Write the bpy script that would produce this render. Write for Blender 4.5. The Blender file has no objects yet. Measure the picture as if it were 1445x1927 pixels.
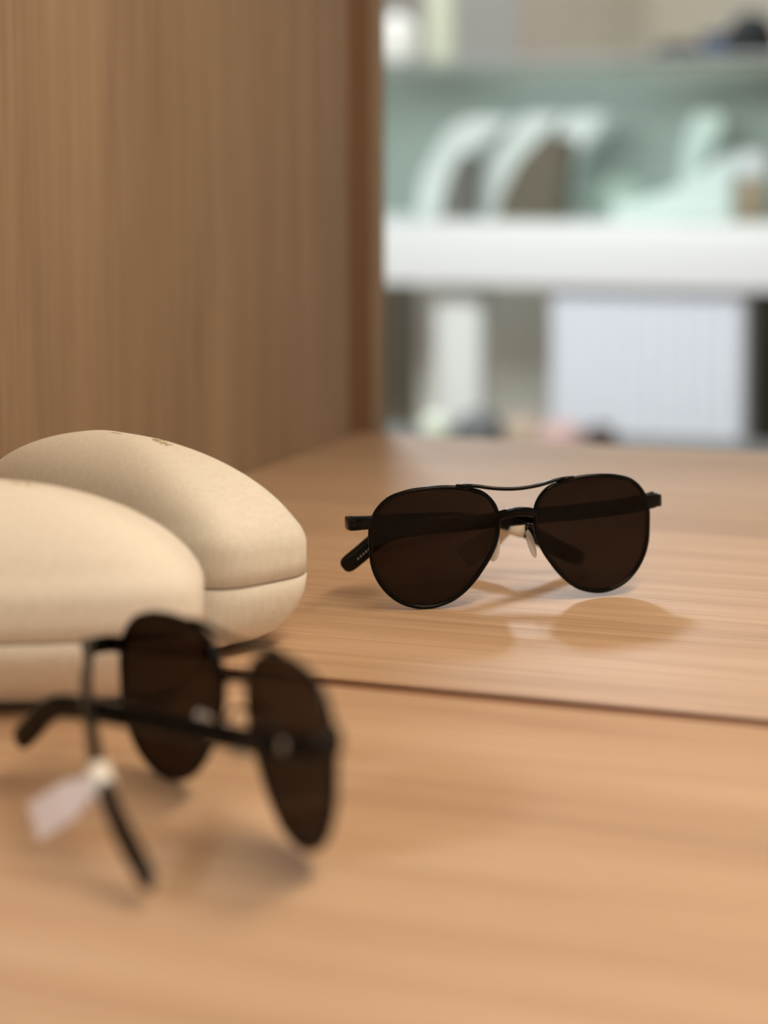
import bpy, bmesh, math, random
from mathutils import Vector, Matrix, Euler
random.seed(4)
S = bpy.context.scene
C = bpy.context.scene.collection
TZ = 0.95          # height of the display ledge above the shop floor

# ------------------------------------------------------------------ camera
PITCH, YAW, ROLL = 0.092, 0.352, -0.003
F_PX, CY = 3737.5, 640.3
cd = bpy.data.cameras.new('camera'); cam = bpy.data.objects.new('camera', cd); C.objects.link(cam)
fwd = Vector((-math.sin(YAW)*math.cos(PITCH), math.cos(YAW)*math.cos(PITCH), -math.sin(PITCH)))
rgt = Vector((math.cos(YAW), math.sin(YAW), 0)); upv = rgt.cross(fwd)
r2 = rgt*math.cos(ROLL) + upv*math.sin(ROLL); u2 = upv*math.cos(ROLL) - rgt*math.sin(ROLL)
M = Matrix((r2, u2, -fwd)).transposed().to_4x4()
M.translation = Vector((0, -0.63086, TZ+0.182265)); cam.matrix_world = M
cd.sensor_fit = 'HORIZONTAL'; cd.sensor_width = 36.0; cd.lens = F_PX/1445*36.0
cd.shift_x = 0.0
cd.shift_y = -(963.5-CY)/1445
cd.clip_start = 0.02; cd.clip_end = 50
cd.dof.use_dof = True; cd.dof.focus_distance = 0.79; cd.dof.aperture_fstop = 6.0
S.camera = cam

# ------------------------------------------------------------------ world, lights, exposure
w = bpy.data.worlds.new('world'); S.world = w; w.use_nodes = True
w.node_tree.nodes['Background'].inputs[0].default_value = (1.0, 0.91, 0.82, 1)
w.node_tree.nodes['Background'].inputs[1].default_value = 0.335

def area(name, loc, target, sx, sy, power, col, spread=math.pi):
    l = bpy.data.lights.new(name, 'AREA'); l.shape = 'RECTANGLE'; l.size = sx; l.size_y = sy
    l.energy = power; l.color = col; l.spread = spread
    o = bpy.data.objects.new(name, l); C.objects.link(o); o.location = Vector(loc)+Vector((0, 0, TZ))
    d = Vector(target)-Vector(loc); o.rotation_euler = d.to_track_quat('-Z', 'Y').to_euler(); return o
# cool shop daylight arriving from behind and left, past the end of the side panel
area('shop_light', (-1.55, -3.1, 2.0), (-0.2, -0.1, 0), 0.40, 0.40, 52, (0.82, 0.91, 1.0))
# warm lamp strip above the ledge
area('ledge_lamp', (0.02, -0.12, 0.60), (-0.20, -0.10, 0), 0.50, 0.12, 3.3, (1.0, 0.74, 0.49))
# unseen fill light added low in front of the glass counter to brighten it
area('counter_fill', (-0.9, -1.25, 0.64), (-0.9, -2.75, -0.05), 1.2, 0.3, 20.5, (0.95, 0.98, 1.0))

S.view_settings.view_transform = 'Standard'; S.view_settings.look = 'None'
S.view_settings.exposure = 0.0; S.view_settings.gamma = 1.0; S.view_settings.use_curve_mapping = False
S.cycles.use_denoising = True
S.cycles.max_bounces = 14; S.cycles.glossy_bounces = 8; S.cycles.transparent_max_bounces = 24; S.cycles.transmission_bounces = 10
S.cycles.caustics_reflective = True; S.cycles.sample_clamp_indirect = 6.0; S.cycles.blur_glossy = 0.0

# ------------------------------------------------------------------ materials
def mat(name, col, rough=0.5, metal=0.0, spec=0.5, coat=0.0):
    m = bpy.data.materials.new(name); m.use_nodes = True
    b = m.node_tree.nodes['Principled BSDF']
    b.inputs['Base Color'].default_value = (*col, 1); b.inputs['Roughness'].default_value = rough
    b.inputs['Metallic'].default_value = metal; b.inputs['Specular IOR Level'].default_value = spec
    b.inputs['Coat Weight'].default_value = coat
    return m
def nodes(m): return m.node_tree.nodes, m.node_tree.links, m.node_tree.nodes['Principled BSDF']

def wood(name, c_dark, c_mid, c_light, axis, rough=0.5, bump=0.15, fine=520, coarse=90):
    m = mat(name, c_mid, rough); N, L, b = nodes(m)
    tc = N.new('ShaderNodeTexCoord')
    def layer(long, cross, detail, off):
        mp = N.new('ShaderNodeMapping'); sc = [cross]*3; sc[axis] = long
        mp.inputs['Scale'].default_value = sc; mp.inputs['Location'].default_value = (off, off*1.7, off*.4)
        L.new(tc.outputs['Object'], mp.inputs['Vector'])
        n = N.new('ShaderNodeTexNoise'); n.inputs['Scale'].default_value = 1.0; n.inputs['Detail'].default_value = detail
        n.inputs['Roughness'].default_value = 0.6
        L.new(mp.outputs[0], n.inputs['Vector']); return n
    a = layer(9, fine, 3, 3.1); c = layer(3, coarse, 3, 11.0); d = layer(1.2, 14, 2, 7.0)
    mx = N.new('ShaderNodeMix'); mx.data_type = 'FLOAT'; mx.inputs[0].default_value = 0.45
    L.new(a.outputs['Fac'], mx.inputs[2]); L.new(c.outputs['Fac'], mx.inputs[3])
    mx2 = N.new('ShaderNodeMix'); mx2.data_type = 'FLOAT'; mx2.inputs[0].default_value = 0.3
    L.new(mx.outputs[0], mx2.inputs[2]); L.new(d.outputs['Fac'], mx2.inputs[3])
    r = N.new('ShaderNodeValToRGB'); e = r.color_ramp.elements
    e[0].position = 0.34; e[0].color = (*c_dark, 1); e[1].position = 0.66; e[1].color = (*c_light, 1)
    k = e.new(0.5); k.color = (*c_mid, 1)
    L.new(mx2.outputs[0], r.inputs[0]); L.new(r.outputs[0], b.inputs['Base Color'])
    bp = N.new('ShaderNodeBump'); bp.inputs['Strength'].default_value = bump; bp.inputs['Distance'].default_value = 0.0004
    L.new(a.outputs['Fac'], bp.inputs['Height']); L.new(bp.outputs[0], b.inputs['Normal'])
    return m

M_table = wood('light_oak_laminate', (.355, .235, .148), (.49, .335, .218), (.64, .475, .34), 0, rough=0.55)
M_table.node_tree.nodes['Principled BSDF'].inputs['Specular IOR Level'].default_value = 0.28
M_panel = wood('vertical_grain_veneer', (.212, .140, .086), (.288, .199, .127), (.37, .264, .173), 2, rough=0.55, fine=260, coarse=60)
M_groove = wood('dark_stained_veneer', (.15, .066, .018), (.19, .085, .025), (.23, .105, .035), 2, rough=0.6)
M_gap = mat('dark_brown_rebate', (.23, .115, .06), 0.7)
M_black = mat('black_metal', (.002, .002, .002), 0.15, 0.0, 0.16, 0.0)
M_acetate = mat('black_acetate', (.002, .002, .002), 0.08, 0.0, 0.22, 0.0)
M_steel = mat('bronze_rivet', (.30, .25, .19), 0.4, 0.3)
M_white = mat('white_lacquer', (.86, .87, .87), 0.35)
M_print = mat('grey_print', (.30, .30, .30), 0.5)
M_tag = mat('white_paper', (.84, .76, .74), 0.6)
def speckle_tag():
    N, L, b = nodes(M_tag); n = N.new('ShaderNodeTexNoise'); n.inputs['Scale'].default_value = 900
    tc = N.new('ShaderNodeTexCoord'); L.new(tc.outputs['Object'], n.inputs['Vector'])
    r = N.new('ShaderNodeValToRGB'); r.color_ramp.elements[0].color = (.86, .76, .75, 1); r.color_ramp.elements[1].color = (.97, .90, .88, 1)
    r.color_ramp.elements[0].position = .42; r.color_ramp.elements[1].position = .55
    L.new(n.outputs['Fac'], r.inputs[0]); L.new(r.outputs[0], b.inputs['Base Color'])
speckle_tag()
M_band = mat('white_tape', (.93, .89, .80), 0.5)

def leather(name, col, dark):
    m = mat(name, col, 0.5, 0, 0.35); N, L, b = nodes(m); tc = N.new('ShaderNodeTexCoord')
    def wv(rot, sc):
        mp = N.new('ShaderNodeMapping'); mp.inputs['Rotation'].default_value = rot; mp.inputs['Scale'].default_value = sc
        L.new(tc.outputs['Object'], mp.inputs['Vector'])
        x = N.new('ShaderNodeTexNoise'); x.inputs['Scale'].default_value = 1; x.inputs['Detail'].default_value = 2
        L.new(mp.outputs[0], x.inputs['Vector']); return x
    a = wv((0.0, 0.0, 0.0), (900, 900, 110)); c = wv((0.5, 0.7, 0.3), (900, 150, 900))
    mx = N.new('ShaderNodeMix'); mx.data_type = 'FLOAT'; mx.inputs[0].default_value = 0.4
    L.new(a.outputs['Fac'], mx.inputs[2]); L.new(c.outputs['Fac'], mx.inputs[3])
    r = N.new('ShaderNodeValToRGB'); r.color_ramp.elements[0].color = (*dark, 1); r.color_ramp.elements[1].color = (*col, 1)
    r.color_ramp.elements[0].position = .35; r.color_ramp.elements[1].position = .6
    L.new(mx.outputs[0], r.inputs[0]); L.new(r.outputs[0], b.inputs['Base Color'])
    bp = N.new('ShaderNodeBump'); bp.inputs['Strength'].default_value = 0.25; bp.inputs['Distance'].default_value = 0.00025
    L.new(mx.outputs[0], bp.inputs['Height']); L.new(bp.outputs[0], b.inputs['Normal'])
    return m
M_case = leather('cream_grained_leatherette', (.93, .905, .84), (.86, .825, .74))
M_case_in = mat('case_lip', (.20, .15, .10), 0.7)
M_emboss = mat('debossed_letters', (.70, .61, .48), 0.6)

def mirror_mat():
    m = bpy.data.materials.new('mirror_silver'); m.use_nodes = True; N = m.node_tree.nodes; L = m.node_tree.links
    N.remove(N['Principled BSDF']); g = N.new('ShaderNodeBsdfAnisotropic') if False else N.new('ShaderNodeBsdfGlossy')
    g.inputs['Color'].default_value = (.955, .965, .955, 1); g.inputs['Roughness'].default_value = 0.0
    L.new(g.outputs[0], N['Material Output'].inputs['Surface']); return m
M_mirror = mirror_mat()

def clear_mat(name, tint, gloss=0.06, rough=0.02, gcol=(1, 1, 1)):
    m = bpy.data.materials.new(name); m.use_nodes = True; N = m.node_tree.nodes; L = m.node_tree.links
    N.remove(N['Principled BSDF'])
    t = N.new('ShaderNodeBsdfTransparent'); t.inputs['Color'].default_value = (*tint, 1)
    g = N.new('ShaderNodeBsdfGlossy'); g.inputs['Color'].default_value = (*gcol, 1); g.inputs['Roughness'].default_value = rough
    f = N.new('ShaderNodeFresnel'); f.inputs['IOR'].default_value = 1.5
    mth = N.new('ShaderNodeMath'); mth.operation = 'MULTIPLY'; mth.inputs[1].default_value = gloss/0.04
    mth.use_clamp = True
    mx = N.new('ShaderNodeMixShader')
    ge = N.new('ShaderNodeNewGeometry'); iv = N.new('ShaderNodeMath'); iv.operation = 'SUBTRACT'; iv.inputs[0].default_value = 1
    L.new(ge.outputs['Backfacing'], iv.inputs[1]); m2 = N.new('ShaderNodeMath'); m2.operation = 'MULTIPLY'
    L.new(f.outputs[0], m2.inputs[0]); L.new(iv.outputs[0], m2.inputs[1]); L.new(m2.outputs[0], mth.inputs[0])
    L.new(mth.outputs[0], mx.inputs[0])
    L.new(t.outputs[0], mx.inputs[1]); L.new(g.outputs[0], mx.inputs[2]); L.new(mx.outputs[0], N['Material Output'].inputs['Surface'])
    return m
M_lens = clear_mat('dark_brown_lens', (.150, .112, .092), 0.014, 0.0)
M_pad = mat('milky_silicone', (.80, .74, .68), .25); M_pad.node_tree.nodes['Principled BSDF'].inputs['Alpha'].default_value = .6
M_glass = clear_mat('green_tinted_glass', (.95, .972, .964), 0.03, 0.02)

# ------------------------------------------------------------------ mesh helpers
def link(name, bm, m, parent=None, smooth=True, loc=None):
    me = bpy.data.meshes.new(name); bmesh.ops.recalc_face_normals(bm, faces=bm.faces); bm.to_mesh(me); bm.free()
    if smooth:
        for p in me.polygons: p.use_smooth = True
    me.materials.append(m); o = bpy.data.objects.new(name, me); C.objects.link(o)
    if parent: o.parent = parent
    if loc: o.location = loc
    return o
def tag(o, label, cat, group=None, kind=None):
    o['label'] = label; o['category'] = cat
    if group: o['group'] = group
    if kind: o['kind'] = kind
def struct(o, label=None): 
    o['kind'] = 'structure'
    if label: o['label'] = label
    return o
def empty(name, loc, rot=(0, 0, 0)):
    o = bpy.data.objects.new(name, None); C.objects.link(o); o.location = loc; o.rotation_euler = rot; o.empty_display_size = .02; return o
def box(bm, x0, x1, y0, y1, z0, z1, bev=0.0, seg=2):
    r = bmesh.ops.create_cube(bm, size=1.0); vs = r['verts']
    for v in vs: v.co = Vector(((x0+x1)/2+v.co.x*(x1-x0), (y0+y1)/2+v.co.y*(y1-y0), (z0+z1)/2+v.co.z*(z1-z0)))
    if bev > 0:
        es = list({e for v in vs for e in v.link_edges}); bmesh.ops.bevel(bm, geom=es, offset=bev, segments=seg, profile=.6, affect='EDGES')
    return bm
def autosmooth(o, ang=0.6):
    for p in o.data.polygons: p.use_smooth = True
    o.data.set_sharp_from_angle(angle=ang); return o
def boxobj(name, b, m, parent=None, bev=0.001, **k):
    o = link(name, box(bmesh.new(), *b, bev=bev), m, parent, **k); return autosmooth(o)
def catmull(P, closed=False, n=8):
    P = [Vector(p) for p in P]; out = []; N_ = len(P)
    rng = range(N_) if closed else range(N_-1)
    for i in rng:
        if closed: a, b, c, d = P[i-1], P[i], P[(i+1) % N_], P[(i+2) % N_]
        else: a, b, c, d = P[max(i-1, 0)], P[i], P[i+1], P[min(i+2, N_-1)]
        for k in range(n):
            t = k/n; out.append(0.5*((2*b)+(c-a)*t+(2*a-5*b+4*c-d)*t*t+(3*b-a-3*c+d)*t**3))
    if not closed: out.append(P[-1])
    return out
def sweep(bm, path, radii, closed=False, seg=12, upref=Vector((0, 0, 1)), power=1.0):
    """radii: list of (half width, half height) per point; superellipse section of given power"""
    n = len(path); rings = []
    for i, p in enumerate(path):
        a = path[i-1] if (closed or i > 0) else path[i]; b = path[(i+1) % n] if (closed or i < n-1) else path[i]
        t = (b-a).normalized(); s = t.cross(upref)
        if s.length < 1e-5: s = t.cross(Vector((0, 1, 0)))
        s.normalize(); u = s.cross(t).normalized(); rw, rh = radii[i] if isinstance(radii, list) else radii
        ring = []
        for k in range(seg):
            an = 2*math.pi*k/seg; c_, s_ = math.cos(an), math.sin(an)
            c2 = math.copysign(abs(c_)**power, c_); s2 = math.copysign(abs(s_)**power, s_)
            ring.append(bm.verts.new(p+s*c2*rw+u*s2*rh))
        rings.append(ring)
    for i in range(n if closed else n-1):
        A, B = rings[i], rings[(i+1) % n]
        for k in range(seg): bm.faces.new((A[k], A[(k+1) % seg], B[(k+1) % seg], B[k]))
    if not closed:
        bm.faces.new(rings[0][::-1]); bm.faces.new(rings[-1])
    return bm
def interp(tab, x):
    for (a, va), (b, vb) in zip(tab, tab[1:]):
        if x <= b: return va+(vb-va)*(x-a)/(b-a)
    return tab[-1][1]
def superloft(bm, secs, n=64, p=2.6, cap0=True, cap1=True, yoff=None):
    """secs: list (z, a, b) of superellipse sections"""
    rings = []
    for z, a, b in secs:
        ring = []
        for k in range(n):
            an = 2*math.pi*k/n; c_, s_ = math.cos(an), math.sin(an)
            ring.append(bm.verts.new((a*math.copysign(abs(c_)**(2/p), c_), b*math.copysign(abs(s_)**(2/p), s_)+(yoff(z) if yoff else 0), z)))
        rings.append(ring)
    for A, B in zip(rings, rings[1:]):
        for k in range(n): bm.faces.new((A[k], A[(k+1) % n], B[(k+1) % n], B[k]))
    if cap0: bm.faces.new(rings[0][::-1])
    if cap1: bm.faces.new(rings[-1])
    return bm
def lathe(bm, prof, n=32, cx=0, cy=0):
    rings = [[bm.verts.new((cx+r*math.cos(2*math.pi*k/n), cy+r*math.sin(2*math.pi*k/n), z)) for k in range(n)] for r, z in prof]
    for A, B in zip(rings, rings[1:]):
        for k in range(n): bm.faces.new((A[k], A[(k+1) % n], B[(k+1) % n], B[k]))
    bm.faces.new(rings[0][::-1]); bm.faces.new(rings[-1]); return bm
def prism(bm, pts, y0, y1, bev=0.004):
    """profile pts in x,z extruded from y0 to y1"""
    A = [bm.verts.new((x, y0, z)) for x, z in pts]; B = [bm.verts.new((x, y1, z)) for x, z in pts]
    n = len(pts); fa = bm.faces.new(A); fb = bm.faces.new(B[::-1])
    for k in range(n): bm.faces.new((A[k], B[k], B[(k+1) % n], A[(k+1) % n]))
    if bev:
        es = list(fa.edges)+list(fb.edges); bmesh.ops.bevel(bm, geom=es, offset=bev, segments=3, affect='EDGES')
    return bm

# ------------------------------------------------------------------ structure
o = boxobj('floor', (-4, 3, -4.6, 1.2, -0.06, 0.0), mat('grey_floor_tile', (.38, .35, .31), .35), bev=0); struct(o)
o = boxobj('wall_front', (-4, 3, 0.04, 0.16, 0.0, 3.0), mat('plain_wall_paint', (.62, .56, .48), .7), bev=0); struct(o)
def back_wall_mat():
    m = mat('panelled_wall', (.5, .45, .38), .6); N, L, b = nodes(m); tc = N.new('ShaderNodeTexCoord')
    sx = N.new('ShaderNodeSeparateXYZ'); L.new(tc.outputs['Object'], sx.inputs[0])
    mr = N.new('ShaderNodeMapRange'); mr.inputs['From Min'].default_value = -1.99; mr.inputs['From Max'].default_value = -0.79
    L.new(sx.outputs['X'], mr.inputs['Value'])
    r = N.new('ShaderNodeValToRGB'); r.color_ramp.interpolation = 'CONSTANT'; e = r.color_ramp.elements
    e[0].position = 0; e[0].color = (0.731, 0.71, 0.669, 1); e[1].position = .34; e[1].color = (0.812, 0.832, 0.812, 1)
    for p, c in ((.47, (.84, .76, .64)), (.58, (.80, .73, .60)), (.66, (.72, .66, .52)), (.76, (.90, .82, .66)), (.9, (.86, .80, .68))):
        k = e.new(p); k.color = (*c, 1)
    L.new(mr.outputs[0], r.inputs[0]); L.new(r.outputs[0], b.inputs['Base Color']); return m
o = boxobj('wall_back', (-4, 3, -4.35, -4.2, 0.0, 3.0), back_wall_mat(), bev=0); struct(o)

# side panel of the display niche: main veneer, dark groove, edge strip
e_ = boxobj('wall_left', (-0.492, -0.468, -0.575, 0.0, TZ-0.5, TZ+0.9), M_panel, bev=0); struct(e_)
e_ = boxobj('trim_1', (-0.492, -0.469, -0.621, -0.575, TZ-0.5, TZ+0.9), M_groove, bev=0); struct(e_)
e_ = boxobj('trim_2', (-0.492, -0.468, -0.647, -0.621, TZ-0.5, TZ+0.9), M_panel, bev=0.0015); struct(e_)
e_ = boxobj('trim_3', (-0.468, 0.62, -0.0061, 0.014, TZ-0.012, TZ-0.0002), M_gap, bev=0); struct(e_, 'dark brown gap between the tabletop and the mirror')

# ------------------------------------------------------------------ ledge and mirror
led = empty('display_ledge', (0.08, -0.30, 0))
tag(led, 'long light oak display ledge with fine straight grain below the mirror', 'table')
boxobj('tabletop', (-0.5475, 0.54, -0.291, 0.2944, TZ-0.03, TZ), M_table, led, bev=0.0008)
boxobj('cabinet_front', (-0.53, 0.53, -0.26, -0.24, 0.06, TZ-0.03), M_panel, led, bev=0.001)
boxobj('cabinet_side', (-0.53, -0.51, -0.24, 0.28, 0.06, TZ-0.03), M_panel, led, bev=0.001)
boxobj('cabinet_side', (0.51, 0.53, -0.24, 0.28, 0.06, TZ-0.03), M_panel, led, bev=0.001)
boxobj('plinth', (-0.51, 0.51, -0.22, 0.26, 0.0, 0.06), M_gap, led, bev=0.001)
mir = boxobj('mirror', (-0.468, 0.62, 0.0, 0.006, TZ+0.0006, TZ+0.9), M_mirror, bev=0)
tag(mir, 'large frameless wall mirror standing behind the oak ledge, reflecting sunglasses, case and shop', 'mirror')

# ------------------------------------------------------------------ eyewear case
case = empty('eyewear_case', (-0.36272, -0.06509, TZ), (0, 0, 0.43843))
tag(case, 'cream leatherette hard eyewear case with domed lid, standing against the mirror', 'case')
A0, B0, PW, Z0, ZT = .08436, .03239, 3.84, .03866, .07471
def shift(z): return .0100*max(0, 1-z/.022)
base_secs = [(0.0, A0-.028, B0-.018), (.0012, A0-.017, B0-.0115), (.0034, A0-.0110, B0-.0078), (.0065, A0-.0060, B0-.0044), (.0105, A0-.0026, B0-.0018), (.0150, A0-.0008, B0-.0006), (.020, A0-.0001, B0-.0001), (.0257, A0, B0), (.0263, A0-.0007, B0-.0007)]
link('case_base', superloft(bmesh.new(), base_secs, 120, PW, yoff=shift), M_case, case)
link('case_lip', superloft(bmesh.new(), [(.0250, A0-.0016, B0-.0016), (.0285, A0-.0016, B0-.0016)], 120, PW), M_case_in, case)
lid = [(.0268, A0-.0009, B0-.0009), (.0273, A0, B0), (.033, A0, B0)]
for k in range(27):
    t = 1-(1-k/27)**2
    lid.append((Z0+(ZT-Z0)*t, A0*(1-t**1.627)**(1/2.009), B0*(1-t**1.80)**(1/1.70)-.0016*min(1, max(0, (t-.13)/.12))*(1-t)))
lid.append((ZT, .003, .001))
link('case_lid', superloft(bmesh.new(), lid, 140, PW, yoff=lambda z: .00568*max(0, (z-Z0)/(ZT-Z0))), M_case, case)
def lettering(name, body, size, loc, rot, m, parent, ext=0.0002, align='RIGHT', space=1.3):
    cu = bpy.data.curves.new(name, 'FONT'); cu.body = body; cu.size = size; cu.extrude = ext; cu.align_x = align; cu.space_character = space
    t = bpy.data.objects.new(name+'_curve', cu); C.objects.link(t)
    me = bpy.data.meshes.new_from_object(t.evaluated_get(bpy.context.evaluated_depsgraph_get()))
    bpy.data.objects.remove(t); me.materials.clear(); me.materials.append(m)
    o = bpy.data.objects.new(name, me); C.objects.link(o); o.parent = parent; o.location = loc; o.rotation_euler = rot
    return o
lettering('lettering', 'NFI', .0052, (.0290, .0012, .0722), (.13, .16, 0.0), M_emboss, case)

# ------------------------------------------------------------------ sunglasses
mm = .001
GL, GR_ = (-0.224466, -0.138291, TZ+0.000348+0.0006), (0, -0.021, -0.640)
gl = empty('sunglasses', GL, GR_); gl.scale = (.982, 1, .974)
tag(gl, 'black metal double-bridge aviator sunglasses with half-folded temples, dark brown lenses, standing on the ledge', 'sunglasses')
OUT = [(61.4, 26.7), (61.4, 34.0), (59.2, 41.2), (53.9, 46.7), (47.0, 49.2), (40.4, 50.2), (34.1, 50.5), (27.9, 50.3), (21.2, 49.3), (14.2, 46.8), (9.4, 41.2), (8.1, 33.8), (9.3, 26.7), (12.0, 20.7), (15.3, 15.7), (18.9, 11.0), (23.2, 6.7), (28.2, 3.3), (34.1, 1.3), (39.5, 0.7), (45.0, 1.6), (50.4, 4.0), (55.2, 8.2), (58.9, 13.8), (60.9, 20.0)]
def vv(u, w_): return -5.4*(u/60)**2 + .004*(26-w_) - .0006*(w_-26)**2
for s in (-1, 1):
    ol = catmull([(s*u, 0, w_) for u, w_ in OUT], True, 5)
    # lens: concentric grid, front and back faces
    bm = bmesh.new(); cen = Vector((s*34, 0, 26)); n = len(ol); K = 10; side = []
    for off in (0.9, -0.9):
        rings = []
        for j in range(K):
            f = 1-j/K; rings.append([bm.verts.new([c*mm for c in ((lambda q: (q.x, vv(q.x, q.z)+off, q.z))(cen+(p-cen)*f*.985))]) for p in ol])
        cv = bm.verts.new([c*mm for c in (cen.x, vv(cen.x, cen.z)+off, cen.z)])
        for A, B in zip(rings, rings[1:]):
            for k in range(n): bm.faces.new((A[k], A[(k+1) % n], B[(k+1) % n], B[k]))
        for k in range(n): bm.faces.new((rings[-1][k], rings[-1][(k+1) % n], cv))
        side.append(rings[0])
    for k in range(n): bm.faces.new((side[0][k], side[0][(k+1) % n], side[1][(k+1) % n], side[1][k]))
    autosmooth(link('lens', bm, M_lens, gl))
    path = [Vector((p.x, vv(p.x, p.z), p.z))*mm for p in ol]
    link('rim', sweep(bmesh.new(), path, (1.0*mm, 1.25*mm), True, 10, Vector((0, 1, 0))), M_black, gl)
    # endpiece: flat block leaving the rim and wrapping back to the hinge
    ep = [Vector((s*60.2, -5.8, 37.4)), Vector((s*64, -6.4, 37.2)), Vector((s*67.0, -7.4, 36.9)), Vector((s*68.6, -9.0, 36.6)), Vector((s*68.9, -12.2, 36.4)), Vector((s*68.6, -15.5, 36.2))]
    pth = [p*mm for p in catmull(ep, False, 5)]
    link('endpiece', sweep(bmesh.new(), pth, (1.0*mm, 2.7*mm), False, 16, Vector((0, 0, 1)), .45), M_acetate, gl)
    # nose pad with its wire arm
    link('pad_arm', sweep(bmesh.new(), [p*mm for p in catmull([(s*8.6, -1.0, 31), (s*6.2, -4.2, 31.5), (s*6.8, -7.0, 28.5), (s*8.0, -6.6, 25.5)], False, 6)], (.55*mm, .55*mm), False, 8), M_black, gl)
    bm = bmesh.new(); bmesh.ops.create_uvsphere(bm, u_segments=24, v_segments=14, radius=1)
    for v in bm.verts: v.co = Vector((v.co.x*1.3, v.co.y*3.2, v.co.z*6.3))*mm
    pd = link('nose_pad', bm, M_pad, gl); pd.location = Vector((s*8.4, -5.6, 23.0))*mm; pd.rotation_euler = (math.radians(12), math.radians(-s*20), math.radians(s*35))
# bridge and brow bar
bp_ = [Vector((u, v, w_))*mm for u, v, w_ in [(-8, -.2, 37.0), (-5.5, .9, 37.9), (-2.5, 1.5, 38.4), (0, 1.7, 38.6), (2.5, 1.5, 38.4), (5.5, .9, 37.9), (8, -.2, 37.0)]]
link('bridge', sweep(bmesh.new(), catmull(bp_, False, 5), (1.1*mm, 1.95*mm), False, 16, Vector((0, 0, 1)), .8), M_black, gl)
bb = [Vector(p)*mm for p in [(-25.5, -.7, 50.6), (-22, -.4, 50.8), (-17, 0, 50.3), (-9, 1.0, 48.9), (0, 1.5, 48.3), (9, 1.0, 48.9), (17, 0, 50.3), (22, -.4, 50.8), (25.5, -.7, 50.6)]]
link('brow_bar', sweep(bmesh.new(), catmull(bb, False, 5), (1.0*mm, .8*mm), False, 12), M_black, gl)
for s in (-1, 1):
    link('brow_bar_clip', sweep(bmesh.new(), [p*mm for p in [Vector((s*19.5, -.3, 50.2)), Vector((s*25.8, -.8, 50.5))]], (1.2*mm, 1.1*mm), False, 12, Vector((0, 0, 1)), .5), M_black, gl)
# temples (folded half-way so that they cross behind the lenses)
def temple(metal, acet, hwm, hwa, rivet):
    pth = [p*mm for p in catmull([Vector(p) for p in metal], False, 8)]
    n = len(pth); rr = [((hwm[0])*mm, (hwm[1]+(hwm[2]-hwm[1])*i/(n-1))*mm) for i in range(n)]
    t = link('temple', sweep(bmesh.new(), pth, rr, False, 16, Vector((0, 0, 1)), .55), M_black, gl)
    pa = [p*mm for p in catmull([Vector(p) for p in acet], False, 10)]; n = len(pa); rr = []
    for i in range(n):
        q = i/(n-1); g = hwa[0]+(hwa[1]-hwa[0])*min(1, q*1.3)
        if q > .9: g *= math.sqrt(max(.05, 1-((q-.9)/.1)**2*.85))
        rr.append((hwa[2]*mm*(1 if q < .9 else math.sqrt(max(.1, 1-((q-.9)/.1)**2*.8))), g*mm))
    tp = link('temple_tip', sweep(bmesh.new(), pa, rr, False, 20, Vector((0, 0, 1)), .75), M_acetate, t)
    bm = bmesh.new(); bmesh.ops.create_cone(bm, cap_ends=True, segments=20, radius1=2.0*mm, radius2=1.6*mm, depth=.7*mm)
    rv = link('rivet', bm, M_steel, t); rv.location = Vector(rivet[0])*mm; rv.rotation_euler = (math.radians(90), 0, rivet[1])
    return t
temple([(68.3, -13.5, 36.2), (56, -15.0, 34.0), (38, -18.5, 32.4), (18, -22.3, 31.2), (-5, -26.8, 29.8), (-24, -30.6, 28.6)],
       [(-14, -28.6, 29.2), (-30, -31.9, 28.2), (-43, -34.5, 26.6), (-50.5, -36, 23.0), (-57, -37.3, 17.6), (-64.5, -38.8, 11.8)], (1.3, 3.7, 3.3), (3.3, 3.8, 2.0), ((54.5, -16.6, 34.0), -.20))
temple([(-68.3, -13.5, 36.2), (-56, -19.5, 34.6), (-40, -27.4, 33.0), (-20, -36.0, 30.4), (-6, -41.3, 28.2), (4, -45.2, 26.0)],
       [(-2, -42.9, 27.3), (8, -46.6, 25.0), (18, -49.6, 21.8), (28, -50.9, 16.2), (38, -51.3, 9.8), (50.5, -51.6, 3.4)], (1.7, 3.0, 2.6), (2.6, 3.9, 1.9), ((-56, -20.6, 34.6), -.46))
# small pale print on the inside of the temple tip
bm = bmesh.new()
for k in range(7):
    x = -52-k*1.15; z = 22.2-k*.98
    box(bm, (x-.32)*mm, (x+.32)*mm, (-35.0-.2*k+.9)*mm+.0009, (-35.0-.2*k+.9)*mm+.00105, (z-.45)*mm, (z+.45)*mm)
link('size_print', bm, M_print, gl, smooth=False)

# ------------------------------------------------------------------ price tag round the temple
root = Matrix.Translation(Vector(GL)) @ Euler(GR_).to_matrix().to_4x4()
tg = empty('price_tag', GL, GR_); tg.scale = (.982, 1, .974)
tag(tg, 'small white paper price tag looped round a temple of the sunglasses', 'price tag')
c0 = Vector((17.2, -49.4, 22.3))
bd = [Vector((14.2, -48.6, 22.8)), Vector((21.2, -50.3, 20.0))]
link('band', sweep(bmesh.new(), [p*mm for p in bd], (3.0*mm, 4.0*mm), False, 20, Vector((0, 0, 1)), .6), M_band, tg)
def quadslab(bm, pts, th):
    n = (pts[1]-pts[0]).cross(pts[-1]-pts[0]).normalized()*th/2
    A = [bm.verts.new((p+n)*mm) for p in pts]; B = [bm.verts.new((p-n)*mm) for p in pts]
    bm.faces.new(A); bm.faces.new(B[::-1]); k = len(pts)
    for i in range(k): bm.faces.new((A[i], B[i], B[(i+1) % k], A[(i+1) % k]))
end = Vector((-4, -59.5, 6.8)); ax = (end-c0).normalized(); sd = ax.cross(Vector((.55, -.75, .35))).normalized()
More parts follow.
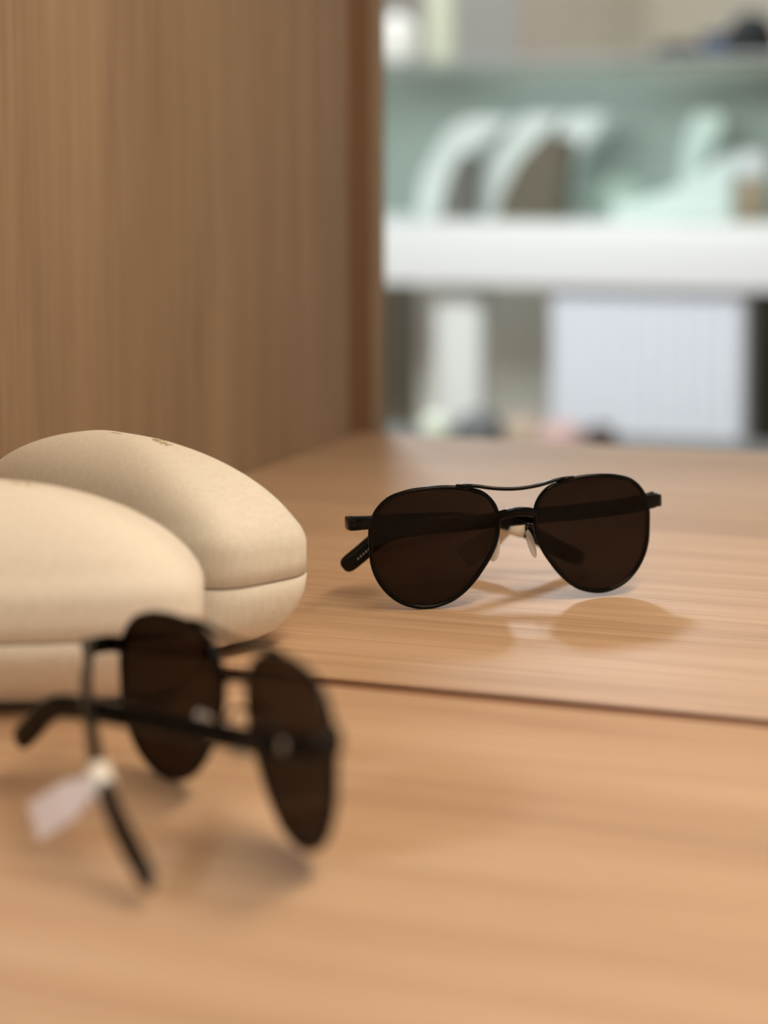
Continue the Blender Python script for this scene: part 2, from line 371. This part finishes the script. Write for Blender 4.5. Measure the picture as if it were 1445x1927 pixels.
st = c0+ax*3
pts = [st+sd*2.6, st+ax*5+sd*3.6, st+ax*10+sd*5.2, end+sd*5.2, end-sd*5.2, st+ax*10-sd*5.2, st+ax*5-sd*3.6, st-sd*2.6]
bm = bmesh.new(); quadslab(bm, pts, .35); link('tag_paper', bm, M_tag, tg, smooth=False)

# ------------------------------------------------------------------ shop behind the camera, seen in the mirror
# white counter carrying the glass showcase
ctr = empty('shop_counter', (-0.6, -2.78, 0))
tag(ctr, 'white shop counter slab on a post and a fluted pedestal, reflected at upper right', 'counter')
boxobj('countertop', (-1.4, 1.2, -0.22, 0.18, TZ-0.036, TZ+0.070), M_white, ctr, bev=0.004)
boxobj('counter_post', (-0.525, -0.435, 0.02, 0.10, 0.0, TZ-0.036), mat('satin_white_post', (.86, .88, .86), .25), ctr, bev=0.02)
bm = bmesh.new(); prof = []
nf = 11
for k in range(nf*8+1):
    x = -0.30+0.33*k/(nf*8); prof.append((x, .13+.008*abs(math.sin(math.pi*k/8))))
lo_ = [bm.verts.new((x, y, 0.0)) for x, y in prof]+[bm.verts.new((.03, .05, 0)), bm.verts.new((-.30, .05, 0))]
hi_ = [bm.verts.new((v.co.x, v.co.y, TZ-0.036)) for v in lo_]
bm.faces.new(lo_[::-1]); bm.faces.new(hi_)
for k in range(len(lo_)): bm.faces.new((lo_[k], lo_[(k+1) % len(lo_)], hi_[(k+1) % len(lo_)], hi_[k]))
autosmooth(link('fluted_pedestal', bm, mat('cool_white_fluting', (.82, .86, .94), .5), ctr), .5)

cabm = mat('dark_taupe_cabinet', (.24, .21, .16), .6)
o = boxobj('storage_cabinet', (-2.0, -0.98, -3.75, -3.35, 0.0, TZ+0.02), cabm, bev=0.004); tag(o, 'dark taupe floor cabinet behind the white counter post, reflected at left', 'cabinet')
o = boxobj('storage_cabinet', (-1.28, -0.90, -3.30, -3.05, 0.0, TZ-0.02), mat('grey_taupe_cabinet', (.88, .86, .77), .6), bev=0.004); tag(o, 'mid grey cabinet between the counter post and the fluted pedestal', 'cabinet')
o = boxobj('storage_cabinet', (-0.80, 0.9, -3.75, -3.35, 0.0, TZ+0.02), mat('dark_brown_cabinet', (.075, .058, .042), .6), bev=0.004); tag(o, 'dark brown floor cabinet right of the fluted pedestal', 'cabinet')

# glass showcase
vit = empty('glass_showcase', (-0.6, -2.78, TZ+0.070))
tag(vit, 'greenish glass showcase box on the white counter with curved stands inside', 'showcase')
gz = .262
boxobj('front_pane', (-1.2, 1.0, 0.150, 0.156, 0.0, gz), M_glass, vit, bev=0)
boxobj('top_pane', (-1.2, 1.0, -0.20, 0.156, gz, gz+.008), M_glass, vit, bev=0)
boxobj('back_panel', (-1.2, 1.0, -0.206, -0.200, 0.0, gz), mat('sage_back_panel', (.37, .42, .385), .5), vit, bev=0)
boxobj('showcase_floor', (-1.2, 1.0, -0.20, 0.150, 0.0, 0.006), mat('showcase_floor_grey', (.62, .64, .62), .5), vit, bev=0)
boxobj('top_rail', (-1.2, 1.0, 0.150, 0.160, gz+.008, gz+.016), mat('grey_metal_rail', (.26, .30, .29), .4), vit, bev=0)

ST = TZ+0.076
def X(px): return -1.1620+.00092*(px-785)
def stand(name, spine, wid, depth, y, m, label, cat, group=None):
    """curved ribbon: spine points and half widths (x), heights above the showcase floor"""
    L_ = catmull([Vector((x, 0, z)) for x, z in spine], False, 6); n = len(L_)
    lft, rgt_ = [], []
    for i, p in enumerate(L_):
        q = i/(n-1)*(len(wid)-1); k = min(int(q), len(wid)-2); h = wid[k]+(wid[k+1]-wid[k])*(q-k)
        lft.append((p.x-h, p.z)); rgt_.append((p.x+h, p.z))
    x0 = spine[0][0]
    o = link(name, prism(bmesh.new(), [(a-x0, b) for a, b in lft+rgt_[::-1]], -depth/2, depth/2, .003), m, None)
    autosmooth(o, .7); o.location = (x0, y, ST); tag(o, label, cat, group); return o
Mw = mat('white_gloss_acrylic', (.90, .93, .92), .3)
SG = 'curved white stands in the glass showcase'
stand('display_stand', [(X(812), 0), (X(815), .06), (X(840), .11), (X(885), .155), (X(915), .175)], [.040, .036, .036, .048, .040], .10, -2.80, Mw, 'widest curved white display stand, leftmost inside the glass showcase', 'stand', SG)
stand('display_stand', [(X(925), 0), (X(930), .06), (X(958), .11), (X(1000), .155), (X(1020), .18)], [.028, .030, .028, .034, .030], .10, -2.80, Mw, 'slimmer curved white display stand, second from left in the showcase', 'stand', SG)
stand('display_stand', [(X(1030), 0), (X(1040), .06), (X(1060), .11), (X(1085), .15), (X(1100), .18)], [.006, .010, .018, .034, .034], .10, -2.82, Mw, 'curved white display stand with a thin foot beside the brown pouch', 'stand', SG)
stand('display_stand', [(X(1285), .0), (X(1288), .06), (X(1300), .11), (X(1318), .15), (X(1325), .18)], [.010, .014, .018, .030, .024], .10, -2.86, mat('pale_green_acrylic', (.66, .76, .70), .4), 'pale green upright stand rising behind the low white wedge', 'stand')
Mbr = mat('brown_leather', (.16, .125, .085), .6)
def pouch(px0, px1, h, y, m, label):
    bm = bmesh.new(); a = X(px0); b = X(px1); ww = b-a
    prism(bm, [(0, 0), (ww, 0), (ww*1.02, h*.5), (ww*1.12, h), (ww*.75, h*1.08), (ww*.35, h*.72), (ww*.08, h*.3)], -.04, .04, .008)
    o = autosmooth(link('leather_pouch', bm, m), .7); o.location = (a, y-.03, ST); tag(o, label, 'pouch'); return o
pouch(848, 905, .105, -2.66, mat('grey_brown_leather', (.20, .185, .17), .6), 'small grey-brown pouch leaning between the two left stands')
pouch(965, 1090, .135, -2.64, Mbr, 'larger dark brown leather pouch in the middle of the showcase')
bm = prism(bmesh.new(), [(0, .0), (.20, -.0), (.20, .115), (.165, .095), (.12, .055), (.05, .030), (0, .028)], -.06, .06, .004)
o = autosmooth(link('display_wedge', bm, mat('white_wedge_acrylic', (.86, .95, .93), .35)), .8); o.location = (X(1185), -2.71, ST); tag(o, 'low white wedge display rising to the right inside the showcase', 'display')
bm = bmesh.new(); bmesh.ops.create_uvsphere(bm, u_segments=24, v_segments=14, radius=1)
for v in bm.verts: v.co = Vector((v.co.x*.055, v.co.y*.045, max(v.co.z, -.6)*.045+.027))
o = link('felt_cushion', bm, mat('mint_felt', (.55, .68, .60), .8)); o.location = (X(1145), -2.84, ST); tag(o, 'rounded mint green cushion left of the white wedge', 'cushion')
# capped jar at the right end
j = empty('cosmetic_jar', (X(1438), -2.66, ST)); tag(j, 'brown and beige jar with round white cap at the right edge', 'jar')
link('jar_body', lathe(bmesh.new(), [(.020, 0), (.024, .003), (.024, .060), (.020, .066)]), mat('tan_jar', (.45, .33, .22), .4), j)
link('jar_cap', lathe(bmesh.new(), [(.018, .066), (.027, .072), (.031, .088), (.028, .104), (.018, .114), (.004, .117)]), mat('white_cap', (.9, .9, .93), .3), j)

# things standing on the showcase
TP = TZ+0.070+.270
bm = lathe(bmesh.new(), [(.012, 0), (.020, .004), (.034, .020), (.040, .044), (.036, .068), (.024, .084), (.008, .091)])
o = link('ball_ornament', bm, mat('white_porcelain', (.92, .90, .84), .2)); o.location = (X(748), -2.70, TP); tag(o, 'white round ball ornament on top of the glass showcase', 'ornament')
bm = lathe(bmesh.new(), [(.026, 0), (.028, .003), (.028, .30), (.026, .303)])
o = link('pale_pillar', bm, mat('pale_yellow_wax', (.72, .75, .58), .4)); o.location = (X(829), -2.72, TP); tag(o, 'tall pale yellow-green pillar candle on top of the glass showcase', 'candle')
def blob(name, px, y, sx, sy, sz, m, label, cat, z0=TP):
    bm = bmesh.new(); superloft(bm, [(0, sx*.93, sy*.93), (sz*.12, sx, sy), (sz*.5, sx*.94, sy*.94), (sz*.8, sx*.72, sy*.72), (sz*.95, sx*.42, sy*.42), (sz, sx*.12, sy*.12)], 32, 2.4)
    o = link(name, bm, m); o.location = (X(px), y, z0); tag(o, label, cat); return o
blob('cap', 1425, -2.70, .045, .05, .078, mat('black_cloth', (.012, .013, .014), .8), 'black rounded cap on top of the showcase, rightmost', 'cap')
boxobj('fabric_box', (X(1342), X(1388), -2.74, -2.66, TP, TP+.046), mat('slate_blue_cloth', (.055, .075, .13), .7), bev=.004)
tag(bpy.data.objects['fabric_box'], 'small slate blue box between dark pieces on the showcase', 'box')
blob('flat_pouch', 1292, -2.70, .048, .04, .034, mat('charcoal_cloth', (.05, .048, .042), .8), 'flat charcoal pouch left of the slate blue box', 'pouch')
blob('flat_pouch', 1215, -2.70, .028, .03, .013, mat('olive_cloth', (.20, .19, .16), .8), 'small flat olive grey pouch, leftmost of the dark pieces', 'pouch')

# low bench in front of the counter with small goods
BZ = TZ-0.257
bn = empty('display_bench', (-0.9, -2.30, 0)); tag(bn, 'low grey display bench in front of the white counter', 'bench')
mb = mat('dark_grey_bench', (.16, .155, .14), .6)
boxobj('bench_top', (-0.5, 0.5, -0.13, 0.13, BZ-.03, BZ), mb, bn, bev=.003)
for sx in (-.47, .47):
    for sy in (-.10, .10): boxobj('leg', (sx-.02, sx+.02, sy-.02, sy+.02, 0, BZ-.03), mb, bn, bev=.002)
bm = bmesh.new(); bmesh.ops.create_uvsphere(bm, u_segments=32, v_segments=18, radius=.0245)
o = link('glass_ball', bm, mat('pale_green_ball', (.70, .76, .62), .25)); tag(o, 'pale green ball at the near edge of the bench, left', 'ball')
o.location = (-0.971, -2.24, BZ+.0245)
def small(name, x, m, sx, sy, sz, label, cat):
    o = blob(name, 0, -2.26, sx, sy, sz, m, label, cat, BZ); o.location.x = x; return o
small('round_bowl', -0.906, mat('charcoal_ceramic', (.10, .105, .105), .5), .040, .04, .052, 'charcoal grey bowl right of the pale green ball', 'bowl')
small('ring_box', -0.835, mat('tan_leather', (.42, .32, .23), .6), .032, .03, .046, 'tan leather ring box on the bench', 'box')
small('folded_scarf', -0.775, mat('dusty_pink_cloth', (.50, .34, .31), .8), .040, .04, .042, 'dusty pink folded scarf on the bench', 'scarf')
small('coin_purse', -0.716, mat('dark_umber_leather', (.07, .045, .035), .6), .026, .03, .040, 'dark brown coin purse, rightmost on the bench', 'purse')
